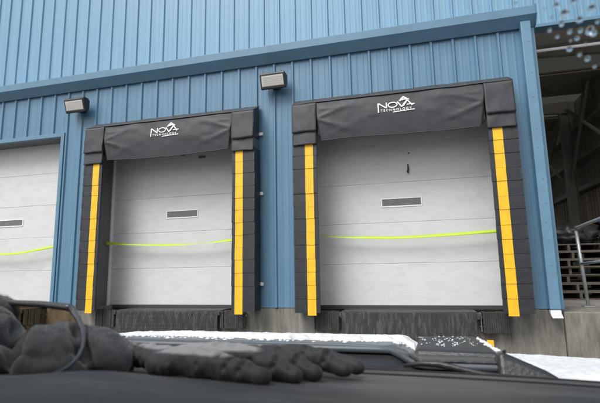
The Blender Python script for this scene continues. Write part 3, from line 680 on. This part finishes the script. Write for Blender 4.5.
# body below the hood, front and wheels
for x0, x1 in ((HX0-0.06, HX0+0.03), (HX1-0.03, HX1+0.06)):
    sgn = -1 if x0 < 0 else 1
    arch = [(0.62, -0.98), (0.62, -0.34), (0.95, -0.25), (1.70, -0.33), (1.80, -0.52), (1.82, -0.95), (1.74, -1.0)]
    ac = [(1.20+0.40*math.cos(t), -1.36+0.46*math.sin(t)) for t in [math.pi*(0.14+0.72*k/10) for k in range(11)]]
    pr = arch+ac
    n = len(pr)
    MB().add([(x0, y, z) for y, z in pr]+[(x1, y, z) for y, z in pr], [tuple(range(n)), tuple(range(2*n-1, n-1, -1))]+[(i, i+n, (i+1) % n+n, (i+1) % n) for i in range(n)]).obj('fender', paint, van, bevel=0.01)
    wx = x0-0.02 if sgn > 0 else x1+0.02
    whl = MB(); nn = 28; tw = 0.22
    prof = [(0.20, 0), (0.33, 0), (0.385, 0.03), (0.395, 0.11), (0.385, 0.19), (0.33, 0.22), (0.20, 0.22)]
    vs = []; fs = []
    for i in range(nn):
        a = 2*math.pi*i/nn
        for rad, off in prof: vs.append((wx-sgn*off, 1.20+rad*math.cos(a), -1.36+rad*math.sin(a)))
    m_ = len(prof)
    for i in range(nn):
        for j in range(m_): fs.append((i*m_+j, ((i+1) % nn)*m_+j, ((i+1) % nn)*m_+(j+1) % m_, i*m_+(j+1) % m_))
    wo_ = whl.add(vs, fs).obj('wheel', rubber, van, smooth=True)
    MB().tube([(wx-sgn*0.02, 1.20, -1.36), (wx-sgn*0.12, 1.20, -1.36)], 0.205, 20).obj('rim', galv, wo_)
MB().prism_x([(1.74, -0.36), (1.80, -0.52), (1.84, -0.80), (1.72, -1.05), (1.5, -1.05), (1.5, -0.5)], HX0+0.03, HX1-0.03).obj('front_fascia', plastic, van, bevel=0.02)

# cabin round the camera: roof, pillars, doors, rear wall
trim_m = mat('cabin_lining', (0.16, 0.16, 0.165), 0.85)
def rfn(a, b):
    x = -1.34+2.0*a; y = 0.10-1.75*b; return (x, y, 0.475+0.05*math.sin(math.pi*min(1, b*1.2+0.05))-0.05*((x+0.34))**2)
ro = MB().grid(rfn, 24, 24).obj('roof', trim_m, van, smooth=True)
s_ = ro.modifiers.new('thick', 'SOLIDIFY'); s_.thickness = 0.04; s_.offset = 1
for sx, x in ((-1, -1.36), (1, 0.68)):
    MB().tube([(x, 0.82, -0.19), (x, 0.46, 0.145), (x, 0.10, 0.455)], [0.05, 0.045, 0.045], 8).obj('pillar', trim_m, van, smooth=True)
    MB().box(x-0.05, x+0.05, -1.6, 0.62, -1.0, -0.19).obj('door', paint, van, bevel=0.02)
    MB().box(x-0.045, x+0.045, -1.62, -1.35, -0.19, 0.46).obj('rear_pillar', trim_m, van, bevel=0.02)
MB().box(-1.34, 0.66, -1.66, -1.60, -1.0, 0.46).obj('rear_wall', trim_m, van, bevel=0.02)
MB().box(-1.34, 0.66, -1.60, 0.60, -1.02, -0.97).obj('cabin_floor', trim_m, van)

# raindrops on the windscreen
drops = [(0.1354, 0.388, 0.2111, 2.6), (0.1555, 0.3873, 0.2117, 2.2), (0.1282, 0.3824, 0.2163, 1.6), (0.1408, 0.3815, 0.2171, 1.9), (0.1479, 0.3931, 0.2064, 2.0), (0.1343, 0.394, 0.2056, 1.6), (0.1255, 0.3971, 0.2027, 1.3), (0.1324, 0.402, 0.1982, 1.2), (0.1417, 0.3998, 0.2002, 1.4), (0.15, 0.4001, 0.1999, 1.4), (0.1576, 0.4009, 0.1991, 2.4), (0.1608, 0.4029, 0.1973, 1.8), (0.1485, 0.4048, 0.1955, 1.4), (0.144, 0.4111, 0.1898, 1.8), (0.153, 0.416, 0.1852, 1.2), (0.1601, 0.4194, 0.182, 1.7), (0.1672, 0.4256, 0.1763, 1.3), (0.1257, 0.3893, 0.2099, 0.9), (0.1561, 0.4091, 0.1916, 0.9), (0.1621, 0.3959, 0.2038, 1.2), (0.1193, 0.3837, 0.2151, 0.8), (0.0958, 0.3774, 0.2209, 1.0), (0.1437, 0.4058, 0.1946, 0.8)]
q = wn.to_track_quat('Z', 'Y').to_matrix()
mb = MB()
for x, y, z, s in drops: mb.ellipsoid(Vector((x, y, z))+wn*0.0012, (s*0.0014*U(.85, 1.1), s*0.0014*U(.9, 1.35), s*0.00055), q, 16, 10)
o = mb.obj('raindrops', water, None, smooth=True, loc=CAM); tag(o, 'clear raindrops clustered on the upper corner of the windscreen', 'raindrops', kind='stuff')

# snow on the hood
def snow_h(x, y):
    n1 = noise.noise(Vector((x*3.5, y*3.5, 2)))+0.6*noise.noise(Vector((x*11, y*11, 5)))+0.5*noise.noise(Vector((x*38, y*38, 8)))
    edge = 1.50+0.05*n1
    if x < -0.55: edge += 0.16*min(1, (-0.55-x)/0.5)
    if x > -0.06: t = min(1, (x+0.06)/0.05); edge += -0.10*t
    if x > 0.17: t = min(1, (x-0.17)/0.10); edge = edge*(1-t)+(0.99+0.015*n1)*t
    tr = max(0, 1-abs(x-0.22)/0.09)
    m = (y-edge)/(0.06+0.16*tr)
    sc_in = (-0.015 < x < 0.16) and (1.16 < y < 1.50)
    if sc_in: m = -1
    hgt = max(0, min(1, m)); hgt = hgt*(2-hgt)
    return hgt*(0.019+0.005*noise.noise(Vector((x*6, y*6, 0)))+0.003*noise.noise(Vector((x*30, y*30, 9)))+0.0016*noise.noise(Vector((x*80, y*80, 1)))) if m > 0 else 0
def strip(b, x): return HY1-0.22*((x+0.34)/1.06)**2-0.07
mb = MB(); NX, NY = 520, 200; idx = {}
for j in range(NY+1):
    for i in range(NX+1):
        x = HX0+0.03+(HX1-HX0-0.06)*i/NX; y = 0.96+(strip(0, x)-0.96)*j/NY
        h = snow_h(x, y)
        if j == NY: h *= 0.3
        idx[(i, j)] = len(mb.v); mb.v.append((x, y, hood_z(x, y)+(h if h > 0 else -0.006)))
for j in range(NY):
    for i in range(NX):
        ks = [idx[(i, j)], idx[(i+1, j)], idx[(i+1, j+1)], idx[(i, j+1)]]
        if any(mb.v[k][2] > hood_z(mb.v[k][0], mb.v[k][1]) for k in ks): mb.f.append(tuple(ks))
# specks and small lumps left behind
for k in range(140):
    x = U(-1.0, 0.0); y = 1.48-abs(random.gauss(0, 0.12)); s = U(0.002, 0.006)
    if y < 1.05: continue
    mb.ellipsoid((x, y, hood_z(x, y)), (s*U(1, 2), s*U(1, 2), s*0.8), None, 6, 4)
for k in range(110):    # on the scoop
    bnd = random.choice([0.012, 0.045, 0.075, 0.088, 0.115, 0.13]); y = U(1.20, 1.35); x = bnd+random.gauss(0, 0.007)+(y-1.28)*-0.15
    s = U(0.0008, 0.0024); mb.ellipsoid((x, y, -0.1985+0.018*(y-1.15)+0.0005), (s*1.2, s*2.6, s*0.6), None, 6, 4)
for k in range(60):
    t = U(0, 1)**0.7; mb.ellipsoid((0.152+0.026*t+random.gauss(0, .003), 1.36-0.22*t, -0.1945-0.003*t), (U(.002, .006), U(.004, .012), 0.003), None, 6, 4)
o = mb.obj('snow', snow_m, None, smooth=True, loc=CAM); tag(o, 'white snow lying on the vehicle hood beyond the dashboard', 'snow', kind='stuff')

# ------------------------------------------------------------------ things on the dashboard
def blob(name, mb, m, voxel, label, cat, it, fn):
    """fuse the lobes of mb into one skin, then push each point of the skin along its normal by fn(point)"""
    o = mb.obj(name, m, None)
    rm = o.modifiers.new('remesh', 'REMESH'); rm.mode = 'VOXEL'; rm.voxel_size = voxel
    sm = o.modifiers.new('smooth', 'SMOOTH'); sm.iterations = it; sm.factor = 0.5
    bpy.context.view_layer.update()
    me = bpy.data.meshes.new_from_object(o.evaluated_get(bpy.context.evaluated_depsgraph_get()))
    o.modifiers.clear()
    nr = [v.normal.copy() for v in me.vertices]
    for v, n_ in zip(me.vertices, nr): v.co = v.co+n_*fn(v.co)
    for p in me.polygons: p.use_smooth = True
    me.materials.clear(); me.materials.append(m); me.name = name
    old = o.data; o.data = me; bpy.data.meshes.remove(old); o.location = CAM
    s2 = o.modifiers.new('relax', 'SMOOTH'); s2.iterations = 2
    return tag(o, label, cat)
def rot(z=0, y=0, x=0): return Matrix.Rotation(z, 3, 'Z') @ Matrix.Rotation(y, 3, 'Y') @ Matrix.Rotation(x, 3, 'X')
def dseg(p, a, b):
    a = Vector(a); b = Vector(b); d = b-a; t = max(0, min(1, (p-a).dot(d)/d.length_squared)); return (p-a-d*t).length
def dpoly(p, pts): return min(dseg(p, a, b) for a, b in zip(pts, pts[1:]))
# folded fleece hat
mb = MB()
mb.ellipsoid((-0.572, 0.475, -0.094), (0.055, 0.05, 0.044), rot(0.3))
mb.ellipsoid((-0.468, 0.510, -0.106), (0.054, 0.066, 0.038), rot(0.45, 0.10))
mb.ellipsoid((-0.422, 0.535, -0.114), (0.042, 0.066, 0.036), rot(0.8, 0.2))
mb.ellipsoid((-0.450, 0.462, -0.120), (0.056, 0.028, 0.022), rot(0.35))
mb.ellipsoid((-0.52, 0.445, -0.114), (0.05, 0.03, 0.022), rot(0.1))
mb.ellipsoid((-0.610, 0.50, -0.09), (0.055, 0.06, 0.050), rot(0.0))
mb.ellipsoid((-0.665, 0.56, -0.062), (0.05, 0.05, 0.033), rot(0.0))
CR = [([(-0.527, 0.50, -0.062), (-0.505, 0.47, -0.075), (-0.480, 0.450, -0.100), (-0.478, 0.43, -0.125)], 0.020, 0.010),
      ([(-0.452, 0.52, -0.070), (-0.430, 0.49, -0.090), (-0.408, 0.485, -0.105), (-0.392, 0.49, -0.125)], 0.015, 0.009),
      ([(-0.47, 0.475, -0.092), (-0.455, 0.455, -0.108), (-0.43, 0.455, -0.122)], 0.007, 0.008),
      ([(-0.56, 0.45, -0.07), (-0.545, 0.435, -0.09), (-0.55, 0.42, -0.115)], 0.010, 0.009),
      ([(-0.425, 0.56, -0.078), (-0.395, 0.54, -0.100), (-0.375, 0.53, -0.125)], 0.008, 0.010)]
def hat_fn(p):
    d = 0.004*noise.noise(p*22)+0.0012*noise.noise(p*90)
    for pts, dep, wd in CR:
        q = dpoly(p, pts); d += -dep*math.exp(-(q/wd)**2)+0.35*dep*math.exp(-((q-2.2*wd)/wd)**2)
    return d
hat = blob('fleece_hat', mb, fleece, 0.0032, 'charcoal fleece hat lying folded on the dashboard under the glasses', 'hat', 6, hat_fn)
def pile(o, count, length, width, m, zmin):
    me = o.data; polys = [p for p in me.polygons if p.normal.y < 0.5 and p.center.z > zmin]; fz = MB()
    for k in range(count):
        p = random.choice(polys); c_ = p.center; n_ = (p.normal+Vector((U(-1, 1), U(-1, 1), U(-1, 1)))*0.7).normalized()
        t_ = n_.orthogonal().normalized()*width; l_ = length*U(0.5, 1.3); j_ = Vector((U(-1, 1), U(-1, 1), U(-1, 1)))*0.0015
        fz.add([c_+j_-t_, c_+j_+t_, c_+j_+n_*l_+Vector((0, 0, -0.25*l_))], [(0, 1, 2)])
    fz.open = True
    q_ = fz.obj('fleece_pile', m, o); q_['kind'] = 'stuff'; return q_
pile(hat, 26000, 0.0026, 0.00016, fleece, -0.14)
# glove
mb = MB()
def finger(pts, rads):
    for (a, b), (r0, r1) in zip(zip(pts, pts[1:]), zip(rads, rads[1:])): mb.capsule(a, b, r0, r1)
finger([(-0.330, 0.525, -0.116), (-0.285, 0.520, -0.110), (-0.235, 0.503, -0.109), (-0.172, 0.478, -0.115)], [0.017, 0.019, 0.0165, 0.0115])
finger([(-0.275, 0.550, -0.113), (-0.215, 0.540, -0.107), (-0.180, 0.524, -0.110), (-0.141, 0.507, -0.119)], [0.018, 0.017, 0.015, 0.0105])
finger([(-0.248, 0.585, -0.118), (-0.200, 0.572, -0.110), (-0.160, 0.553, -0.113), (-0.124, 0.535, -0.122)], [0.018, 0.016, 0.0145, 0.0105])
finger([(-0.232, 0.61, -0.122), (-0.175, 0.603, -0.113), (-0.130, 0.592, -0.116), (-0.094, 0.577, -0.126)], [0.018, 0.016, 0.015, 0.011])
finger([(-0.20, 0.64, -0.128), (-0.14, 0.635, -0.122), (-0.085, 0.622, -0.132)], [0.017, 0.0145, 0.011])
mb.ellipsoid((-0.285, 0.562, -0.113), (0.062, 0.042, 0.019), rot(0.5))
mb.ellipsoid((-0.240, 0.580, -0.115), (0.050, 0.045, 0.018), rot(0.5))
mb.ellipsoid((-0.345, 0.560, -0.113), (0.030, 0.034, 0.016), rot(0.4))
for k in range(5):                                     # gathered cuff
    t = k/4; mb.ellipsoid((-0.355-0.016*k, 0.562+0.006*k, -0.115), (0.011, 0.040, 0.0175+0.0012*(k % 2)), rot(0.35))
FC = []
for a, b in (((-0.285, 0.50, -0.095), (-0.265, 0.53, -0.09)), ((-0.235, 0.485, -0.10), (-0.225, 0.52, -0.092)), ((-0.2, 0.475, -0.10), (-0.19, 0.5, -0.10)), ((-0.205, 0.52, -0.095), (-0.19, 0.55, -0.09)), ((-0.17, 0.505, -0.10), (-0.16, 0.535, -0.10)), ((-0.15, 0.54, -0.10), (-0.14, 0.565, -0.10)), ((-0.18, 0.56, -0.095), (-0.17, 0.59, -0.09)), ((-0.13, 0.575, -0.10), (-0.12, 0.605, -0.105)),
             ((-0.31, 0.51, -0.12), (-0.33, 0.55, -0.095)), ((-0.30, 0.54, -0.095), (-0.24, 0.555, -0.094)), ((-0.27, 0.51, -0.125), (-0.20, 0.485, -0.128)), ((-0.24, 0.545, -0.093), (-0.20, 0.525, -0.10))):
    FC.append((a, b))
for (cx_, cy_, cz_) in ((-0.255, 0.510, -0.100), (-0.215, 0.495, -0.100), (-0.195, 0.487, -0.102), (-0.195, 0.530, -0.100), (-0.165, 0.517, -0.103), (-0.178, 0.562, -0.102), (-0.148, 0.546, -0.106), (-0.150, 0.597, -0.104), (-0.118, 0.588, -0.108), (-0.300, 0.522, -0.100)):
    FC.append(((cx_-0.004, cy_-0.014, cz_-0.010), (cx_+0.006, cy_+0.008, cz_+0.008)))
for k in range(14):
    x = U(-0.34, -0.22); y = U(0.53, 0.59); a = U(-0.8, 0.8); FC.append(((x, y, -0.095), (x+0.02*math.cos(a), y+0.02*math.sin(a), -0.096)))
def glove_fn(p):
    d = 0.0016*noise.noise(p*40)+0.0010*noise.noise(Vector((p.x*150, p.y*60, p.z*60)))
    for a, b in FC: q = dseg(p, a, b); d += -0.0046*math.exp(-(q/0.0026)**2)+0.0016*math.exp(-((q-0.006)/0.004)**2)
    return d
mb.v = [(x, y, -0.133+(z+0.133)*0.90) for x, y, z in mb.v]
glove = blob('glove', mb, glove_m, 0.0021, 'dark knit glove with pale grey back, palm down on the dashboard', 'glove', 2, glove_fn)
for pts_, rd in (([(-0.320, 0.525, -0.114), (-0.285, 0.520, -0.110), (-0.235, 0.503, -0.109), (-0.176, 0.480, -0.115)], [0.017, 0.018, 0.0155, 0.0105]),
                 ([(-0.215, 0.540, -0.107), (-0.180, 0.524, -0.110), (-0.145, 0.509, -0.118)], [0.016, 0.014, 0.0098]),
                 ([(-0.200, 0.572, -0.110), (-0.160, 0.553, -0.113), (-0.128, 0.537, -0.121)], [0.015, 0.0135, 0.0098]),
                 ([(-0.175, 0.603, -0.113), (-0.130, 0.592, -0.116), (-0.098, 0.579, -0.125)], [0.015, 0.014, 0.010])):
    line = []
    for (a, b), (r0, r1) in zip(zip(pts_, pts_[1:]), zip(rd, rd[1:])):
        for k in range(8): t = k/8; p = Vector(a).lerp(Vector(b), t); rr_ = r0+(r1-r0)*t; line.append(p+Vector((0.25, -0.80, 0.42)).normalized()*rr_*0.94)
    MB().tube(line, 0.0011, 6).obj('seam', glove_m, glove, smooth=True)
# glasses: lenses stand at the back of the hat, one temple reaches forward over it
K = 0.57/0.44
brow = [Vector(p)*K for p in ((-0.66, 0.455, -0.040), (-0.62, 0.45, -0.034), (-0.56, 0.447, -0.031), (-0.5, 0.44, -0.033), (-0.439, 0.44, -0.035), (-0.400, 0.44, -0.0385), (-0.392, 0.438, -0.040))]
arm = [brow[-1]]+[Vector(p) for p in ((-0.482, 0.545, -0.056), (-0.461, 0.53, -0.063), (-0.436, 0.51, -0.074), (-0.417, 0.49, -0.083), (-0.405, 0.475, -0.091), (-0.393, 0.455, -0.097), (-0.386, 0.435, -0.103), (-0.384, 0.415, -0.107), (-0.392, 0.40, -0.1085))]
gl = empty('glasses', CAM+Vector((-0.55, 0.55, -0.11)), 'tinted glasses with black frame on the fleece hat', 'glasses')
off = Vector((0.55, -0.55, 0.11))
MB().tube([p+off for p in brow], [0.004, 0.004, 0.0042, 0.0045, 0.005, 0.0056, 0.0054], 10).obj('brow_bar', glass_frame, gl, smooth=True)
MB().tube([p+off for p in arm], [0.0055, 0.0046, 0.004, 0.0036, 0.0033, 0.003, 0.0028, 0.0026, 0.0024, 0.0023], 10).obj('temple', glass_frame, gl, smooth=True)
lensp = [(-0.60, -0.036), (-0.50, -0.034), (-0.40, -0.041), (-0.388, -0.046), (-0.380, -0.058), (-0.388, -0.074), (-0.43, -0.088), (-0.52, -0.088), (-0.60, -0.070)]
vs = [Vector((x, 0.441, z))*K+off for x, z in lensp]; n = len(vs)
MB().add(vs+[v+Vector((0, 0.002, 0)) for v in vs], [tuple(range(n)), tuple(range(2*n-1, n-1, -1))]+[(i, i+n, (i+1) % n+n, (i+1) % n) for i in range(n)]).obj('lens', tint, gl)
